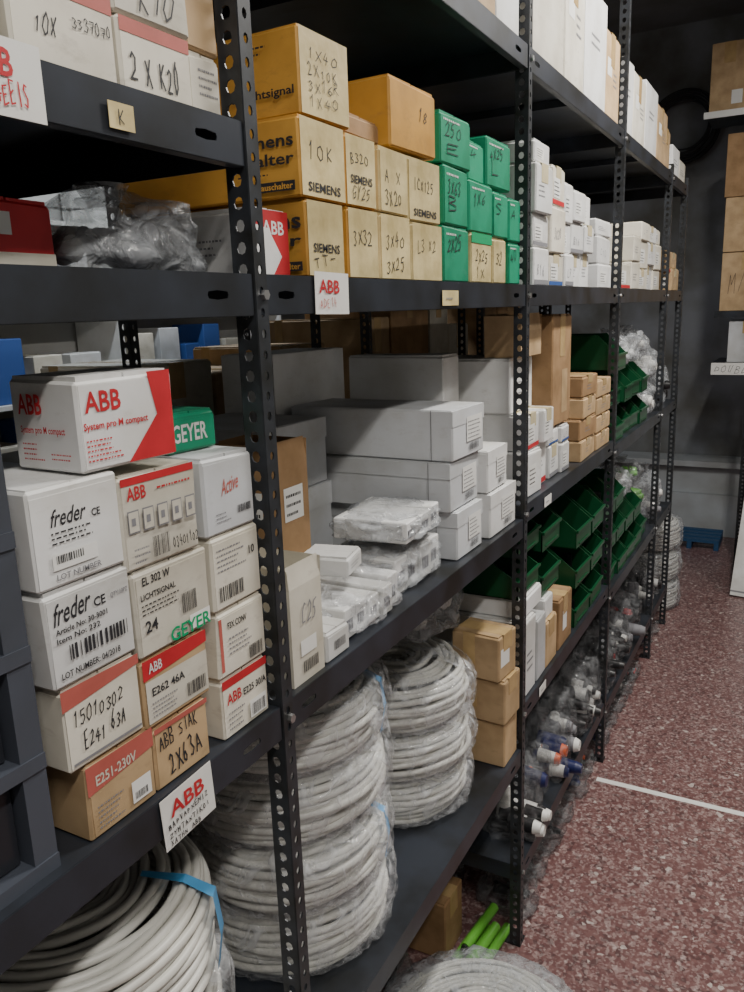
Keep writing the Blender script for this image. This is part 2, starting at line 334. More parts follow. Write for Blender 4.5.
carton(F,.526,.622,z,.076,.25,'tan',[('p',[(0,.98),(1,.98),(1,.80),(0,.70)],'red'),('r',.02,.08,.96,.6,'offwhite'),('t',.08,.78,.2,.14,'ABB','white'),('t',.1,.45,.5,.12,'E262 46A','black'),('l',.08,.14,.4,.25,4),('b',.62,.15,.3,.2)]); z+=.077
carton(F,.524,.634,z,.090,.25,'offwhite',[('t',.1,.82,.36,.1,'EL 302 W','black'),('t',.06,.66,.46,.07,'LICHTSIGNAL','black'),('l',.06,.48,.5,.15,3,'black'),('t',.08,.28,.16,.14,'24','black'),('b',.58,.3,.2,.24),('r',.66,.06,.3,.18,'paper'),('t',.38,.03,.58,.17,'GEYER','greenink')],rot=1); z+=.091
carton(F,.524,.628,z,.094,.25,'offwhite',[('r',.02,.90,.96,.08,'red'),('t',.08,.74,.24,.14,'ABB','red'),('l',.46,.78,.5,.07,1,'red')]+[q for i in range(5) for q in(('r',.06+.18*i,.40,.14,.24,'grey'),('r',.07+.18*i,.415,.12,.21,'offwhite'),('r',.10+.18*i,.48,.05,.08,'grey'))]+[('b',.3,.1,.22,.22),('l',.06,.08,.2,.2,3),('h',.56,.12,.36,.11,'03401102','black')],rot=-1); z+=.095
z=B
carton(F,.640,.728,z,.075,.25,'offwhite',[('r',.02,.84,.96,.14,'red'),('t',.1,.56,.3,.18,'ABB','red'),('t',.44,.56,.5,.12,'E225 30/A','black'),('l',.1,.12,.4,.35,4),('r',.55,.1,.36,.3,'paper'),('b',.58,.13,.3,.2)]); z+=.076
carton(F,.642,.730,z,.080,.25,'offwhite',[('r',.03,.1,.06,.8,'salmon'),('t',.2,.7,.4,.1,'F3X CONV','black'),('l',.2,.3,.6,.3,4),('b',.6,.08,.3,.2)]); z+=.081
carton(F,.640,.728,z,.086,.25,'offwhite',[('l',.1,.5,.6,.35,5),('b',.1,.12,.5,.2),('t',.75,.6,.12,.12,'10','black')],rot=.8); z+=.087
carton(F,.638,.726,z,.088,.25,'whiteb',[('i',.32,.5,.34,.2,'Active','salmon',.15),('l',.2,.14,.3,.15,3),('b',.62,.2,.28,.1)]); z+=.089
carton(-.82,.66,.78,B,.28,.2,'white'); carton(-.60,.645,.722,z,.045,.12,'green',[('t',.1,.25,.7,.45,'GEYER','white')],s=[('t',.3,.25,.5,.45,'GEYER','white')],rot=-4)
cb=MB(); x0,x1,y0,y1,z0,z1=-.93,-.560,.03,.408,B,B+.42
cb.box(x0,x0+.01,y0,y1,z0,z1,'cab'); cb.box(x0,x1,y0,y0+.012,z0,z1,'cab'); cb.box(x0,x1,y1-.024,y1,z0,z1,'cab')
cb.box(x0,x1,y0,y1,z1-.012,z1,'cab')
for i in range(5): cb.box(x0,x1+.002,y0,y1,z0+.10*i,z0+.10*i+.014,'cab')
for i in range(4):
    for k in range(3):
        a=y0+.016+k*.114; zz=z0+.016+.10*i
        cb.box(x1-.05,x1-.014,a,a+.106,zz,zz+.078,'drawer'); cb.cbox(x1-.015,x1-.004,a+.03,a+.075,zz+.045,zz+.056,.002,'drawer'); cb.box(x1-.014,x1-.012,a+.02,a+.085,zz+.012,zz+.035,'grey')
cb.obj('small_parts_drawer_cabinet')
# ------------------------------------------------------------------ T0 top-left shelf
z=1.850+E
carton(F,.30,.455,z,.10,.25,'offwhite',[('l',.3,.3,.6,.5,6),('b',.6,.1,.3,.2)],tape='cleartape')
carton(F,.46,.572,z,.075,.25,'offwhite',[('r',.02,.75,.96,.2,'salmon'),('h',.2,.3,.22,.2,'10X','black'),('h',.56,.46,.4,.12,'3337070','black')],rot=1)
carton(F,.577,.672,z,.062,.25,'offwhite',[('r',.02,.78,.96,.2,'salmon'),('h',.12,.16,.70,.42,'2 X K20','black')])
carton(F,.577,.675,z+.063,.07,.25,'offwhite',[('r',.02,.6,.96,.38,'red'),('t',.06,.65,.3,.25,'BC','white'),('h',.3,.12,.5,.4,'K90','black')],rot=-1)
carton(F,.46,.57,z+.077,.08,.25,'offwhite',[('l',.3,.3,.6,.5,6)])
carton(F-.01,.68,.73,z,.06,.2,'offwhite',[('l',.3,.3,.6,.5,4)]); carton(F-.01,.68,.73,z+.061,.07,.2,'tan')
# ------------------------------------------------------------------ film / bags
def blob(name,c,r,m,amp=.12,seed=0,sub=4,flat=.75,sc=5,parent=None):
    bm=bmesh.new(); bmesh.ops.create_icosphere(bm,subdivisions=sub,radius=1)
    for v in bm.verts:
        n=v.co.normalized()
        q=Vector([abs(a)**.75*(1 if a>0 else -1) for a in n])
        k=1+amp*noise.noise(n*sc*.5+Vector((seed,0,0)))*2+amp*.6*abs(noise.noise(n*sc*1.6+Vector((0,seed,0))))+amp*.35*noise.noise(n*sc*4)
        q*=k; q.z=max(q.z,-flat); v.co=Vector((q.x*r[0],q.y*r[1],(q.z+flat)*r[2]))
    me=bpy.data.meshes.new(name); bm.to_mesh(me); bm.free()
    for p in me.polygons: p.use_smooth=True
    me.materials.append(M[m]); o=bpy.data.objects.new(name,me); COL.objects.link(o); o.location=c
    if parent: o.parent=parent
    return o
def goods(x,y,z,r,seed,cm='dark',cap='orange',name='bagged_fittings',skin='bagclear',n=9):
    e=empty(name,(x,y,z)); rn=random.Random(seed); mb=MB()
    for i in range(n):
        a=rn.uniform(0,6.28); q=rn.uniform(.1,.62)*r[0]; rad=min(r[0],r[2])*rn.uniform(.24,.36); hh=rn.uniform(.3,.6)*r[2]
        c=(math.cos(a)*q,math.sin(a)*q*r[1]/r[0],rad+.002+rn.uniform(0,.6)*r[2]); mm=rn.choice([cm,cm,cm,cm,'paper'])
        ax=rn.choice('xxz')
        if ax=='z': c=(c[0],c[1],max(.002,c[2]-rad))
        mb.cyl(c,rad,hh,mm,14,ax,rad*.8)
        c2=(c[0]+hh,c[1],c[2]) if ax=='x' else (c[0],c[1],c[2]+hh)
        mb.cyl(c2,rad*.85,hh*.3,cap if rn.random()<.5 else cm,14,ax,rad*.6)
    mb.obj('contents',parent=e)
    blob('bag_skin',(0,0,0),r,skin,.14,seed,4,.7,5,e)
    nk=MB(); nk.cyl((0,0,r[2]*1.5),r[0]*.16,r[2]*.5,skin,10,'z',r[0]*.35,cap=False); nk.obj('bag_neck',parent=e)
    return e
# ------------------------------------------------------------------ shelf A, bay 0
z=A+E
carton(-.575,.783,.856,z,.078,.22,'white',[('r',.05,.03,.93,.94,'red'),('t',.25,.62,.6,.2,'ABB','white'),('p',[(.03,.03),(.5,.03),(.75,.3),(.4,.7),(.03,.75)],'white')],[('l',.55,.3,.3,.3,3,'grey')],rot=0)
carton(-.64,.46,.555,z,.066,.2,'red',[('t',.3,.5,.2,.3,'1','white'),('r',.02,.02,.96,.25,'offwhite')]); carton(-.64,.33,.455,z,.058,.2,'red',[('r',.02,.02,.96,.45,'offwhite')]); carton(-.64,.12,.31,z,.060,.2,'brown')
goods(-.68,.66,z,(.085,.085,.048),5,'grey','paper',skin='bag')
for ya,yb,hh,m in ((.0,.22,.10,'brown'),(.23,.42,.08,'whiteb'),(.43,.60,.11,'brown'),(.61,.72,.09,'tan')): carton(-.89,ya,yb,z,hh,.18,m)
# ------------------------------------------------------------------ shelf A, bay 1  (yellow boxes)
Y=F-.002
def hand(*L):
    g=[('r',.02,.02,.96,.96,'cream')]
    n=len(L)
    for i,x in enumerate(L):
        if x=='SIEMENS': g.append(('t',.14,.80-(i+1)*.72/n,.72,.12,x,'black'))
        else: g.append(('h',.16,.84-(i+1)*.74/n,.62,min(.5/n,.2),x,'black',.06))
    return g
def sch(a,b): return [('t',.70,.62,.28,.15,a,'black'),('t',.70,.40,.28,.15,b,'black'),('r',.74,.08,.24,.12,'black'),('t',.75,.10,.22,.08,'Einbauschalter','yellow'),('l',.7,.27,.25,.06,1,'black')]
carton(Y,.872,.962,z,.094,.30,'yellow',hand('','SIEMENS','TT-'),sch('mens','alter'))
carton(Y,.862,.972,z+.095,.094,.30,'yellow',hand('10K','SIEMENS'),sch('iemens','chalter'),rot=.6)
carton(Y,.878,.992,z+.190,.100,.30,'yellow',hand('1X40','2X10K','3X16R','1X40'),[('t',.66,.2,.32,.13,'u-Lichtsignal','black'),('l',.7,.7,.2,.15,2,'black')],rot=-1.5)
carton(Y,.976,1.062,z,.094,.28,'yellow',hand('3X32',''),rot=-.5)
carton(Y,.978,1.060,z+.095,.092,.28,'yellow',hand('B320','SIEMENS','GY25'),rot=-1)
carton(Y,1.068,1.168,z,.094,.28,'cream',hand('3X40','3X25'))
carton(Y,1.066,1.162,z+.095,.090,.28,'cream',hand('A X','3X20'),rot=1.4)
carton(Y,1.174,1.292,z,.090,.28,'cream',hand('L3 X2',''))
carton(Y,1.170,1.286,z+.091,.094,.28,'cream',hand('ICX125','SIEMENS'),top=[('l',.1,.1,.7,.5,4)],rot=-1)
carton(Y,1.120,1.272,z+.190,.098,.34,'yellow',[('h',.6,.5,.2,.2,'18','black')],[('l',.1,.2,.4,.5,3,'black')],tape=None,rot=-2)
carton(Y-.02,1.0,1.11,z+.192,.03,.28,'brown',rot=2)
def gr(a,b=None):
    g=[('l',.1,.8,.6,.12,1,'white')]
    L=[x for x in (a,b) if x]
    for i,x in enumerate(L): g.append(('h',.14,.52-i*.3,.55,.24,x,'black',.08))
    return g
k='green'
carton(Y,1.300,1.415,z,.094,.26,k,gr('2X25')); carton(Y,1.298,1.412,z+.095,.096,.26,k,gr('3X63','B'),rot=1.5); carton(Y,1.296,1.425,z+.192,.082,.26,k,gr('250','E'),rot=-1)
carton(Y,1.422,1.535,z,.090,.26,'cream',[('h',.2,.42,.6,.25,'2X25','black'),('h',.2,.1,.5,.2,'1X','black')]+[('r',0,.8,1,.2,'greenink')],rot=1); carton(Y,1.420,1.54,z+.091,.090,.26,k,gr('1X6')); carton(Y-.01,1.43,1.52,z+.182,.07,.24,k,gr('4'),rot=2)
carton(Y,1.545,1.62,z,.088,.26,'cream',[('h',.2,.4,.5,.3,'32','black')]); carton(Y,1.547,1.632,z+.089,.085,.26,k,gr('S')); carton(Y-.005,1.528,1.658,z+.182,.09,.26,k,gr('4X25','L'),rot=-1)
carton(Y,1.64,1.712,z,.085,.24,k,gr('40')); carton(Y,1.64,1.712,z+.086,.085,.24,k,gr('A'))
# ------------------------------------------------------------------ shelf A, bays 2-4 (white)
rr=random.Random(11)
def fillrow(y0,y1,z,hmax,xf=Y,mats=('white',),d=.25,wr=(.1,.2),hr=(.07,.11),writing=True,blue=.25,drop=.35):
    y=y0
    while y<y1-.07:
        w=min(rr.uniform(*wr),y1-y); zz=z; top=hmax*(1 if rr.random()>drop else rr.uniform(.45,.85)); m=rr.choice(mats)
        while zz<z+top-.04:
            h=rr.uniform(*hr); h=min(h,z+hmax-zz)
            if h<.035: break
            g=[]
            if writing:
                q=rr.random()
                g=[('r',.1,.2,.5,.5,'paper'),('l',.14,.24,.42,.4,4,'black')] if q<.35 else [('l',.15,.3,.5,.3,3,'grey')] if q<.7 else [('h',.2,.3,.5,.25,rr.choice(['2X40','B16','3X20','L7','C10']),'grey')]
                if rr.random()<blue: g=[('r',.02,.04,.96,.12,rr.choice(['blue','red','grey']))]+g
            carton(xf-rr.uniform(0,.02),y+.002,y+w-.003,zz,h-.0015,d,m,g,rot=rr.uniform(-1.6,1.6),tape=rr.choice([None,None,'cleartape']))
            zz+=h
        y+=w
fillrow(1.84,2.44,z,.32,mats=('white','white','offwhite'),wr=(.09,.17))
fillrow(2.46,2.68,z,.20)
fillrow(2.76,3.62,z,.24,wr=(.13,.22),mats=('white','offwhite'))
fillrow(3.72,4.1,z,.17,wr=(.15,.22),mats=('white','tan'))
# ------------------------------------------------------------------ top shelf T
zt=2.165+E
x=1.30
for w,h,m in ((.26,.36,'tan'),(.14,.40,'white'),(.26,.40,'offwhite'),(.20,.30,'offwhite'),(.24,.28,'white'),(.18,.23,'tan'),(.13,.22,'white'),(.22,.21,'offwhite'),(.24,.23,'white'),(.24,.20,'tan')):
    if x<1.72<x+w: x=1.765
    if x<2.69<x+w: x=2.735
    carton(Y,x,x+w-.006,zt,h,.42,m,[('r',.15,.5,.3,.2,'paper'),('l',.55,.4,.3,.2,3)] if m!='white' else [('l',.3,.5,.4,.15,2,'grey')],tape='tape' if m!='white' else None,rot=rr.uniform(-1.5,1.5)); x+=w
carton(Y,3.50,3.64,zt,.15,.4,'tan',tape='tape')
carton(Y,3.73,3.92,zt,.12,.35,'white',[('l',.2,.3,.6,.3,3)]); carton(Y,3.93,4.11,zt,.09,.35,'offwhite',[('l',.2,.3,.6,.3,3)])
# ------------------------------------------------------------------ bay 1 shelf B
lab=[('r',.42,.3,.5,.5,'paper'),('l',.46,.34,.42,.4,5,'grey'),('b',.5,.12,.3,.14)]
for i,(ya,yb,xf) in enumerate(((1.37,1.50,-.566),(1.35,1.50,-.575),(1.36,1.515,-.568))):
    carton(xf,ya,yb,B+.0985*i,.097,.36,'whiteb',lab,[('r',.88,.0,.004,1,'grey')],rot=(-.5,.6,-1)[i],lid=True)
carton(-.560,1.535,1.700,B,.096,.36,'white',lab,lid=True); carton(-.566,1.53,1.655,B+.0985,.090,.34,'white',lab,rot=1,lid=True)
carton(-.955,1.34,1.62,B,.40,.13,'white',lid=True); carton(-.70,1.62,1.71,B+.19,.19,.24,'white')
open_carton(-.71,.985,1.075,B,.25,.11,'brown',s=[('r',.25,.62,.5,.2,'paper'),('l',.3,.64,.4,.15,2,'black'),('l',.2,.2,.6,.1,1,'black')],f=[('r',.2,.62,.6,.22,'paper'),('l',.26,.64,.48,.18,3,'black'),('l',.2,.2,.6,.1,1,'black'),('h',.15,.08,.7,.06,'11A 78','black')],flap=.035)
carton(-.83,1.10,1.34,B,.15,.24,'whiteb',lid=True); carton(-.83,1.11,1.33,B+.151,.13,.24,'whiteb',lid=True)
open_carton(F,.785,.86,B,.135,.12,'offwhite',f=[('r',.25,.28,.5,.16,'paper'),('b',.3,.1,.5,.12),('h',.3,.6,.5,.2,'C25','grey')],flap=.03,name='open_cardboard_box')
carton(F-.0,.868,.930,B,.045,.14,'white',[('b',.3,.3,.5,.3)])
def wrapped(x,y,z,dx,dy,dz,n,rot=0,sx=1.2,amp=.09,skin='bag',hv=.0):
    e=empty('film_wrapped_carton_pack',(x,y,z)); e.rotation_euler=(0,0,math.radians(rot)); rn=random.Random(int(y*999))
    mb=MB(); w=dy/n
    for i in range(n):
        h=dz-rn.uniform(0,hv); xo=rn.uniform(-.006,.006)
        mb.cbox(-dx/2+xo,dx/2+xo,-dy/2+i*w+.001,-dy/2+(i+1)*w-.001,.003,h,.002,'white'); mb.box(dx/2+xo,dx/2+xo+.0005,-dy/2+i*w+.006,-dy/2+(i+.7)*w,h*.3,h*.65,'grey')
        for q in range(3): mb.box(dx/2+xo+.0004,dx/2+xo+.0009,-dy/2+i*w+.007+q*w*.2,-dy/2+i*w+.009+q*w*.2,h*.34,h*.6,'black')
    mb.obj('inner_cartons',parent=e)
    blob('shrink_film',(0,0,0),(dx/2*sx,dy/2*sx,dz*.68),skin,amp,x*31+y*7,5,.75,7,e)
wrapped(-.645,1.030,B,.155,.185,.058,5,skin='film',amp=.12,hv=.014)
wrapped(-.655,1.235,B,.14,.19,.065,4)
wrapped(-.65,1.238,B+.088,.14,.17,.040,3,rot=4)
carton(F-.045,.99,1.06,B+.080,.032,.08,'white',[('l',.2,.3,.6,.3,2)],rot=12)
# ------------------------------------------------------------------ bay 2 shelf B
z=1.20+E
fillrow(1.80,2.0,z,.20,mats=('white',),wr=(.09,.12),hr=(.09,.12))
carton(Y-.05,1.80,1.97,z+.20,.13,.20,'white',[('l',.2,.3,.6,.3,3)])
fillrow(2.02,2.24,z,.13,mats=('white','white'),wr=(.07,.1),blue=.8)
carton(-.575,2.04,2.22,z+.135,.29,.13,'brown',[('r',.5,.1,.3,.4,'tan')],tape='tape')
open_carton(-.585,1.81,1.97,z+.332,.06,.09,'tan',flap=.04)
for i in range(4):
    carton(F,2.27+.01*i,2.46,z+.062*i,.060,.3,'brown' if i%2 else 'tan',[('l',.3,.3,.3,.3,2)],tape='tape',rot=(-1)**i*2); carton(F,2.475,2.66,z+.055*i,.053,.3,'tan',[('l',.3,.3,.3,.3,2)],tape='tape')
# ------------------------------------------------------------------ parts bins
def pbin(x,y,z,w=.15,d=.24,h=.12,m='bin',rot=0):
    mb=MB(); t=.003
    prof=[(0,0),(0,h*.45),(-d*.28,h),(-d,h),(-d,0)]
    mb.box(-d,0,-w/2,w/2,0,t,m); mb.box(-t,0,-w/2,w/2,t,h*.45,m); mb.box(-d,-d+t,-w/2,w/2,t,h,m)
    for s in (-1,1):
        a=[(p[0],s*w/2,p[1]) for p in prof]; b=[(p[0],s*(w/2-t),p[1]) for p in prof]
        mb.face(a,m); mb.face(b,m)
        for i in range(5): j=(i+1)%5; mb.face([a[i],a[j],b[j],b[i]],m)
        mb.box(-d,-d*.3,s*w/2-.004 if s>0 else -w/2-.003,w/2+.003 if s>0 else -w/2+.004,h-.006,h,m)
    mb.box(0,.006,-w/2,w/2,h*.40,h*.47,m); mb.box(0,.003,-w*.32,w*.32,h*.08,h*.1,m)
    for i in range(9):
        a,b=rr.uniform(-d*.8,-.05),rr.uniform(-w*.35,w*.35); mb.cyl((a,b,t),rr.uniform(.012,.02),rr.uniform(.02,h*.6),rr.choice(['dark','grey','paper','dark']),10)
    return mb.obj('parts_storage_bin',(x,y,z),(0,0,math.radians(rot)))
# bay 3/4
sd=20
for r in range(3):
    for i,y in enumerate((2.82,2.985,3.15,3.315,3.48)):
        if r==2 and i>1: continue
        if r==1 and i>3: continue
        pbin(F-rr.uniform(0,.02),y,.66+E+r*.123,rot=rr.uniform(-2,2))
for r in range(2):
    for i,y in enumerate((2.82,2.985,3.15,3.315)): pbin(F-rr.uniform(0,.02),y,1.18+E+r*.123,rot=rr.uniform(-2,2))
pbin(F,2.82,1.18+E+.246)
for y in (3.02,3.20,3.37): goods(-.65,y,1.18+E+.25,(.08,.085,.065),sd,'paper','paper',skin='bag'); sd+=1
for zz in (0,.15): goods(-.64,3.53,1.18+E+zz,(.08,.08,.09),sd,'paper','grey',skin='bag'); sd+=1
for y in (3.16,): goods(-.65,y,.66+E+.25,(.08,.075,.06),sd,'paper','dark',skin='bag'); sd+=1
for zz,y in ((.125,3.50),(.25,3.36)): goods(-.65,y,.66+E+zz,(.08,.07,.06),sd,'bin2','bin2'); sd+=1
for zz in (1.18,.66):
    for y in (3.80,3.99): goods(-.66,y,zz+E,(.08,.08,.11),sd,rr.choice(['grey','dark']),'paper',skin='bag'); sd+=1
# bay 2 : shelf C
z=.69+E
carton(F,1.77,1.86,z,.20,.34,'white',[('l',.2,.3,.6,.3,3)],rot=0); carton(F,1.87,1.95,z,.17,.34,'whiteb',rot=1); carton(F,1.96,2.06,z,.13,.34,'tan',tape='tape'); carton(F-.01,1.97,2.05,z+.131,.06,.3,'white')
carton(F,2.08,2.22,z,.15,.34,'brown',[('r',.3,.3,.3,.4,'paper')],tape='tape'); carton(F-.01,1.785,1.94,z+.202,.05,.3,'white')
for r in range(2): pbin(F-.02,1.86,z+.255+r*.105,.17,.30,.10)
for r in range(2): pbin(F-.02,2.06,z+.195+r*.125,.17,.30,.12)
for r in range(3): pbin(F,2.35,z+r*.125,.17,.3,.12,rot=-1)
for r in range(3): pbin(F,2.54,z+r*.125,.17,.3,.12,rot=1)
# lower bays of bagged fittings
for (ya,yb,zb,hh) in ((1.80,2.66,.24+E,.21),(2.78,3.62,.22+E,.20),(1.80,2.66,.004,.085),(2.78,3.62,.004,.08),(3.78,4.08,.22+E,.18),(3.78,4.08,.004,.08)):
    y=ya+.07
    while y<yb-.04:
        goods(-.630+rr.uniform(-.015,.01),y,zb,(.078,.078,hh*rr.uniform(.45,.62)),sd,rr.choice(['dark','dark','dark','darkblue','grey','brown']),rr.choice(['orange','red','paper','dark','dark'])); sd+=1
        goods(-.85,y,zb,(.08,.078,hh*.6),sd,'dark','grey'); sd+=1
        y+=.15
# ------------------------------------------------------------------ cable coils
def coil(cx,cy,z0,R0,h,tr=.0062,seed=0,layers=2,strap=True,wrap=True,Ri=.09,name='cable_coil',m='cable',dome=0,filmm='film',sa=-.35):
    rn=random.Random(seed); mb=MB(); N_=56; K=7
    rows=int(h/(tr*1.95)); spl=[]
    for L in range(layers):
        for r in range(rows):
            bulge=math.sin(math.pi*(r+.5)/rows)*.012
            spl.append((R0-tr-L*tr*1.9+bulge-.012+rn.uniform(-.004,.004),tr+r*tr*1.95))
    q=R0-tr*4
    while q>Ri:
        t=(R0-q)/(R0-Ri); spl.append((q,h-tr*1.3+rn.uniform(-.004,.004)+dome*math.sin(min(1,t*1.4)*math.pi/2))); q-=tr*1.8
    for rad,zz in spl:
        p1,p2,p3=rn.uniform(0,6),rn.uniform(0,6),rn.uniform(0,6); ax=rn.uniform(-.004,.004); ay=rn.uniform(-.004,.004); vs=[]
        for i in range(N_):
            a=2*math.pi*i/N_; rr_=rad+.003*math.sin(2*a+p1)+.0018*math.sin(5*a+p2); z_=zz+.0032*math.sin(a+p3)+.0018*math.sin(3*a+p1)
            z_=max(z_,tr)
            for k in range(K):
                b=2*math.pi*k/K; rq=rr_+tr*math.cos(b); vs.append((rq*math.cos(a)+ax,rq*math.sin(a)+ay,z_+tr*math.sin(b)))
        fs=[(i*K+k,i*K+(k+1)%K,((i+1)%N_)*K+(k+1)%K,((i+1)%N_)*K+k) for i in range(N_) for k in range(K)]
        mb.mesh(vs,fs,m,True)
    if strap:
        a=sa; w=.10; pts=[(R0*.55,h+.006+dome),(R0-.03,h+.010+dome*.3),(R0+.006,h-.006),(R0+.012,h*.5),(R0+.004,.006)]
        for (r1,z1),(r2,z2) in zip(pts,pts[1:]):
            mb.face([(r1*math.cos(a),r1*math.sin(a),z1),(r2*math.cos(a),r2*math.sin(a),z2),(r2*math.cos(a+w),r2*math.sin(a+w),z2),(r1*math.cos(a+w),r1*math.sin(a+w),z1)],'strap')
    o=mb.obj(name,(cx,cy,z0),recalc=False)
    if wrap:
        W=MB(); n=90; prof=[(R0-.03,.001),(R0+.004,.008),(R0+.010,h*.2),(R0+.012,h*.4),(R0+.013,h*.6),(R0+.012,h*.8),(R0+.004,h),(R0-.03,h+.006+dome*.4),((R0+Ri)/2,h+.008+dome),(Ri+.01,h+.009+dome),(Ri*.6,h+dome)]
        vs=[]
        for i in range(n):
            a=2*math.pi*i/n
            for j,(r,z) in enumerate(prof):
                d=.011*noise.noise(Vector((math.cos(a)*8,math.sin(a)*8,z*40+seed)))+.006*noise.noise(Vector((math.cos(a)*22,math.sin(a)*22,z*60+seed)))
                vs.append(((r+abs(d)*1.2)*math.cos(a),(r+abs(d)*1.2)*math.sin(a),max(.0005,z+ (d*.4 if z>.02 else 0))))
        m_=len(prof)
        W.mesh(vs,[(i*m_+j,i*m_+j+1,((i+1)%n)*m_+j+1,((i+1)%n)*m_+j) for i in range(n) for j in range(m_-1)],filmm,True)
        W.obj('plastic_wrap',parent=o,recalc=False)
    return o
z=.58+E
zz=z
for i,h in enumerate((.125,.12,.125,.12)): coil(-.765+.010*(i%2),1.03-.012*(i%2),zz,.180-.006*(i%2),h-.014,seed=i,strap=i in(1,3),sa=.25,Ri=.05,dome=.012 if i==3 else 0); zz+=h
zz=z
for i,h in enumerate((.10,.105,.10)): coil(-.765,1.452+.008*i,zz,.168+.003*(i%2),h-.012,seed=10+i,strap=False,Ri=.04,dome=.03 if i==2 else 0); zz+=h
zz=z
for i,h in enumerate((.125,.13,.135)): coil(-.765,.555,zz,.184,h-.014,seed=20+i,strap=i==2,sa=.45,wrap=i<2,Ri=.03,layers=3,dome=.018 if i==2 else 0); zz+=h
carton(-.556,1.622,1.712,z,.115,.13,'tan'); carton(-.550,1.615,1.710,z+.116,.11,.13,'tan',rot=-3,tape='tape'); carton(-.558,1.606,1.698,z+.227,.11,.12,'tan',[('r',.1,.3,.5,.4,'paper')],tape='tape',rot=-6)
goods(-.80,1.56,z+.352,(.14,.12,.08),77,'paper','paper',skin='bag')
# ------------------------------------------------------------------ floor level, bay 1
carton(-.70,1.585,1.70,.001,.17,.2,'brown',tape='tape')
mb=MB()
for xx,zz,yy in ((0,0,0),(.032,0,-.02),(.066,0,.01),(.016,.026,.03),(.05,.026,-.03)): mb.cyl((xx,yy,.0135+zz),.013,.17,'bin2',16,'y'); mb.cyl((xx,yy-.006,.0135+zz),.010,.006,'dark',12,'y')
mb.obj('green_handle_bundle',(-.675,1.585,.001),(0,0,math.radians(-6)))
for y in (.7,.9,1.1): pbin(-.76,y,.001,.18,.3,.16,'darkblue'); pbin(-.76,y,.162,.18,.3,.16,'darkblue')
goods(-.88,1.43,.001,(.14,.11,.13),95,'dark','dark',skin='bagclear',n=12)
coil(-.485,1.290,.001,.235,.155,seed=60,strap=False,Ri=.04,dome=.01,filmm='bag')
# ------------------------------------------------------------------ labels on shelf lips
def label(y0,y1,z0,z1,g,m='paper',rot=0,x=-.5435,tilt=0):
    mb=MB(); w=y1-y0;h=z1-z0; mb.box(-.0006,0,-w/2,w/2,0,h,m)
    graphics(mb,lambda u,v,e:(e,-w/2+u*w,v*h),g,random.Random(1)); mb.obj('shelf_label',(x,(y0+y1)/2,z0),(math.radians(rot),0,0))
label(.862,.945,1.648,1.700,[('t',.1,.5,.6,.32,'ABB','red'),('h',.12,.14,.5,.22,'ADE14','salmon')],rot=-1)
label(.522,.602,1.112,1.172,[('t',.15,.56,.66,.3,'ABB','red'),('h',.08,.38,.8,.10,'BAPVAPXEMIZ','black'),('h',.08,.22,.8,.10,'ZYMTAXTIKOI','black'),('h',.08,.06,.6,.10,'XATHN ABB','black')],rot=3)
label(.40,.478,1.802,1.858,[('t',.1,.5,.55,.36,'ABB','red'),('h',.1,.12,.72,.26,'AXE14EEIS','red')])
label(.545,.575,1.812,1.834,[('h',.35,.2,.3,.6,'K','black')],'cream'); label(1.26,1.33,1.655,1.680,[('l',.2,.3,.6,.4,1)],'cream')
label(1.88,1.94,1.160,1.185,[('l',.2,.3,.6,.4,1)]); label(1.86,1.92,.655,.68,[('l',.2,.3,.6,.4,1)])
# ------------------------------------------------------------------ far rack facing the camera
rack3=empty('metal_shelving_unit')
for i,x in enumerate((-.30,.62,1.5)):
    mb=MB(); perf_plate(mb,(x,5.2,0),(1,0,0),(0,0,1),.035,3.1,.0235,.0062); perf_plate(mb,(x,5.2,0),(0,1,0),(0,0,1),.035,3.1,.0235,.0062)
    o=mb.obj('upright_%d'%i,parent=rack3,recalc=False); md=o.modifiers.new('s','SOLIDIFY'); md.thickness=.002
    mb=MB(); perf_plate(mb,(x,5.7,0),(1,0,0),(0,0,1),.035,3.1,.0235,.0062); mb.obj('upright_rear_%d'%i,parent=rack3,recalc=False)
for i,zz in enumerate((1.28,1.58,2.68)):
    xl=-.62 if zz>2 else -.50
    mb=MB(); mb.box(xl,1.5,5.21,5.68,zz-.004,zz,'steel'); mb.box(xl,1.5,5.192,5.199,zz-.07 if i==0 else zz-.035,zz,'paper' if zz!=1.58 else 'steel')
    if i==0: graphics(mb,lambda u,v,e:(xl+u*.5,5.192-e,zz-.07+v*.07),[('h',.03,.25,.9,.5,'DOUBLE ADAPT','black')],random.Random(2))
    mb.obj('shelf_%d'%i,parent=rack3)
def fbox(x0,x1,z0,h,m,g=(),d=.35,rot=0,yf=5.24,name='cardboard_box'):
    w=x1-x0; rnd=random.Random(int(x0*99)); mb=MB(); mb.cbox(-w/2,w/2,0,d,0,h-.001,.002,m,.002,rnd); mb.box(-w/2+.003,w/2-.003,.003,d/2-.001,h-.002,h,m); mb.box(-w/2+.003,w/2-.003,d/2+.001,d-.003,h-.002,h,m)
    mb.box(-.03,.03,-.0006,0,h*.7,h,'tape'); graphics(mb,lambda u,v,e:(-w/2+u*w,-e-.001,v*h),g,rnd); mb.obj(name,((x0+x1)/2,yf,z0),(0,0,math.radians(rot)))
g0=[('r',.6,.1,.3,.2,'paper')]
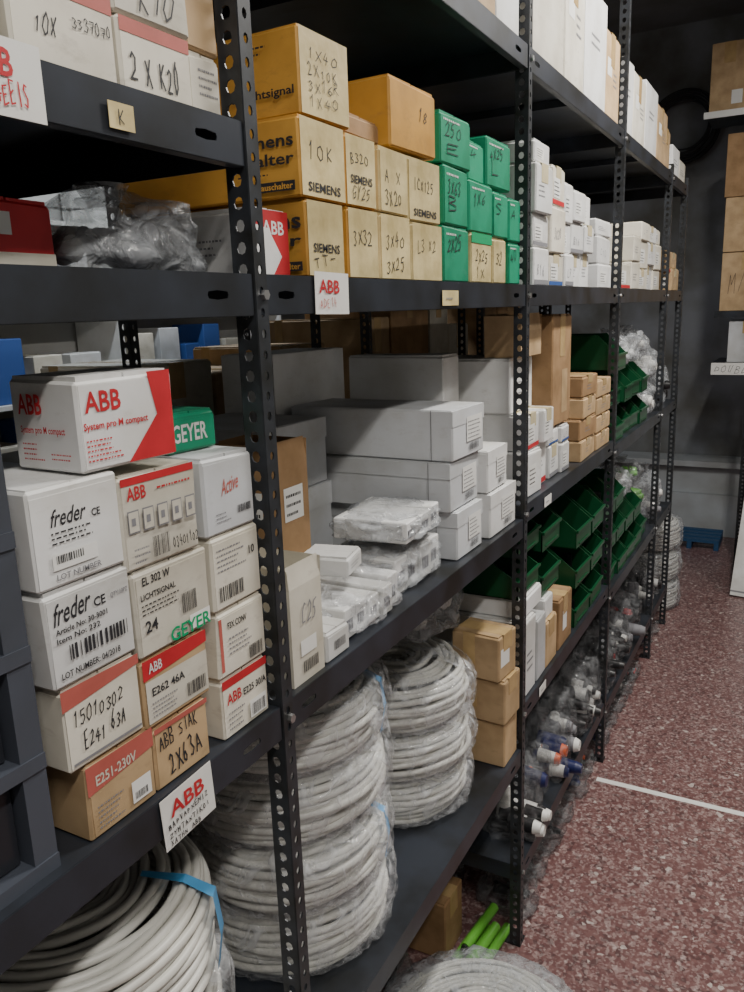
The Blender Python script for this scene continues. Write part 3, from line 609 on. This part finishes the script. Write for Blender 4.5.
for zz,x,row in ((2.681,-.60,(('tan',.20,.36,0),('brown',.24,.30,0),('tan',.3,.28,0),('brown',.3,.33,0))),(1.581,-.48,(('tan',.28,.33,'M/6'),('tan',.3,.33,0),('brown',.3,.33,0))),(1.916,-.48,(('tan',.26,.30,0),('brown',.3,.24,0))),(2.22,-.49,(('brown',.27,.34,0),)),(1.281,-.42,(('whiteb',.22,.24,0),('tan',.3,.22,0),('brown',.3,.2,0)))):
    for m,w,h,t in row:
        fbox(x,x+w-.01,zz,h,m,([('h',.15,.3,.6,.3,t,'black')] if t else [])+g0); x+=w
mb=MB(); mb.cbox(-.14,.14,-.006,.006,0,1.15,.002,'white'); mb.box(-.14,.14,-.0065,-.006,.02,.03,'grey'); mb.box(-.14,.14,-.0065,-.006,1.1,1.11,'grey')
mb.obj('leaning_white_board',(-.14,4.70,.002),(math.radians(-23),math.radians(3),0))
o=coil(0,0,0,.24,.07,seed=70,strap=False,wrap=False,Ri=.15,name='hanging_black_cable_coil',m='dark')
o.rotation_euler=(math.radians(88),0,0); o.location=(-.86,6.19,2.80)
M['ledge']=wallmat('ledge_concrete',(.36,.38,.40),4,.15)
mb=MB(); mb.box(-1.6,.2,-.25,.0,0,.30,'ledge'); mb.box(-1.6,.1,-.20,-.0,.30,.52,'ledge'); mb.box(-1.6,.2,-.27,-.0,.50,.54,'ledge'); mb.obj('concrete_ledge',(-.2,6.19,0.001))
M['pallet']=mat('pallet_blue',(.02,.07,.16),.5)
mb=MB()
for i in range(4): mb.box(-.2,.2,-.15+.085*i,-.10+.085*i,.05,.07,'pallet')
for xx in (-.19,0,.17): mb.box(xx,xx+.03,-.15,.16,.0,.05,'pallet')
mb.obj('blue_plastic_pallet',(-.62,5.72,.001))
for i in range(3): coil(-.68,4.42,.001+.17*i,.15,.155,seed=80+i,strap=False,Ri=.07,m='cable',filmm='bag')
# ------------------------------------------------------------------ room
def slab(name,x0,x1,y0,y1,z0,z1,m):
    mb=MB(); mb.box(x0,x1,y0,y1,z0,z1,m); return mb.obj(name)
fm=bpy.data.materials.new('red_terrazzo'); fm.use_nodes=True; nt=fm.node_tree; b=nt.nodes['Principled BSDF']
tc=nt.nodes.new('ShaderNodeTexCoord')
def vor(sc):
    v=nt.nodes.new('ShaderNodeTexVoronoi'); v.inputs['Scale'].default_value=sc; nt.links.new(tc.outputs['Object'],v.inputs['Vector']); return v
v1=vor(80); v2=vor(150)
r1=nt.nodes.new('ShaderNodeValToRGB'); nt.links.new(v1.outputs['Color'],r1.inputs['Fac']); cr=r1.color_ramp; cr.interpolation='CONSTANT'
cr.elements[0].position=0; cr.elements[0].color=(.17,.082,.080,1); cr.elements[1].position=.4; cr.elements[1].color=(.22,.115,.11,1)
for p,c in ((.58,(.095,.05,.05,1)),(.68,(.18,.085,.083,1)),(.76,(.38,.28,.27,1)),(.84,(.15,.075,.075,1)),(.90,(.62,.56,.53,1))):
    e=cr.elements.new(p); e.color=c
mx=nt.nodes.new('ShaderNodeMixRGB'); mx.blend_type='MIX'; mx.inputs[0].default_value=.38
r2=nt.nodes.new('ShaderNodeValToRGB'); nt.links.new(v2.outputs['Color'],r2.inputs['Fac']); r2.color_ramp.elements[0].position=.5; r2.color_ramp.elements[0].color=(.12,.058,.058,1); r2.color_ramp.elements[1].position=.85; r2.color_ramp.elements[1].color=(.55,.47,.45,1)
nt.links.new(r1.outputs[0],mx.inputs[1]); nt.links.new(r2.outputs[0],mx.inputs[2]); nt.links.new(mx.outputs[0],b.inputs['Base Color'])
n3=nt.nodes.new('ShaderNodeTexNoise'); n3.inputs['Scale'].default_value=3; nt.links.new(tc.outputs['Object'],n3.inputs['Vector'])
mr=nt.nodes.new('ShaderNodeMapRange'); mr.inputs[3].default_value=.20; mr.inputs[4].default_value=.42; nt.links.new(n3.outputs['Fac'],mr.inputs[0]); nt.links.new(mr.outputs[0],b.inputs['Roughness'])
M['floor']=fm
M['wall']=wallmat('blue_grey_wall',(.20,.21,.23),3,.3); M['wall2']=wallmat('pale_wall',(.36,.36,.35),3,.08); M['ceil']=wallmat('ceiling_plaster',(.20,.205,.21),3,.15)
slab('floor',-3.6,2.3,-1.8,6.4,-.1,0,'floor'); slab('ceiling',-3.6,2.3,-1.8,6.4,3.45,3.55,'ceil')
slab('wall_back',-3.6,2.3,6.2,6.4,0,3.45,'wall'); slab('wall_left',-3.6,-3.4,-1.8,6.2,0,3.45,'wall2'); slab('wall_right',2.1,2.3,-1.8,6.2,0,3.45,'wall2'); slab('wall_front',-3.4,2.1,-1.8,-1.6,0,3.45,'wall2')
slab('trim_1',-.54,2.08,2.564,2.588,0,.0012,'paper')
# ------------------------------------------------------------------ lights with fixtures
tm=bpy.data.materials.new('tube_glow'); tm.use_nodes=True; bb=tm.node_tree.nodes['Principled BSDF']; bb.inputs['Emission Color'].default_value=(1,.98,.94,1); bb.inputs['Emission Strength'].default_value=4
M['tube']=tm
def lamp(x,y,z,W,ang=0,L=1.2,col=(1,.96,.89)):
    mb=MB(); mb.box(-.06,.06,-L/2,L/2,.02,.07,'paper'); mb.cyl((-.025,-L/2+.02,0),.013,L-.04,'tube',12,'y'); mb.cyl((.025,-L/2+.02,0),.013,L-.04,'tube',12,'y'); mb.box(-.005,.005,-L/3,-L/3+.01,.07,3.45-z,'grey'); mb.box(-.005,.005,L/3,L/3+.01,.07,3.45-z,'grey')
    o=mb.obj('fluorescent_ceiling_lamp',(x,y,z))
    l=bpy.data.lights.new('tube_light','AREA'); l.shape='RECTANGLE'; l.size=.12; l.size_y=L; l.energy=W; l.color=col
    lo=bpy.data.objects.new('tube_light',l); COL.objects.link(lo); lo.parent=o; lo.location=(0,0,-.03); lo.rotation_euler=(0,math.radians(ang),0)
lamp(.62,-.1,3.0,38); lamp(.12,2.3,3.1,72); lamp(.9,4.2,3.15,18); lamp(-2.4,2.6,3.1,32,col=(.85,.93,1))
w=bpy.data.worlds.new('world'); bpy.context.scene.world=w; w.use_nodes=True; w.node_tree.nodes['Background'].inputs[0].default_value=(.6,.65,.7,1); w.node_tree.nodes['Background'].inputs[1].default_value=.05
# ------------------------------------------------------------------ camera
D=Vector((.4738,.2154,-.8539)).normalized(); U=Vector((-.0337,.9734,.2268)); U=(U-D*U.dot(D)).normalized(); R=D.cross(U)
cam=bpy.data.cameras.new('camera'); co=bpy.data.objects.new('camera',cam); COL.objects.link(co)
cam.sensor_fit='VERTICAL'; cam.sensor_height=36; cam.lens=793/992*36; cam.clip_start=.02
co.matrix_world=Matrix(((R.x,R.y,R.z,0),(D.x,D.y,D.z,0),(U.x,U.y,U.z,1.65),(0,0,0,1)))
bpy.context.scene.camera=co
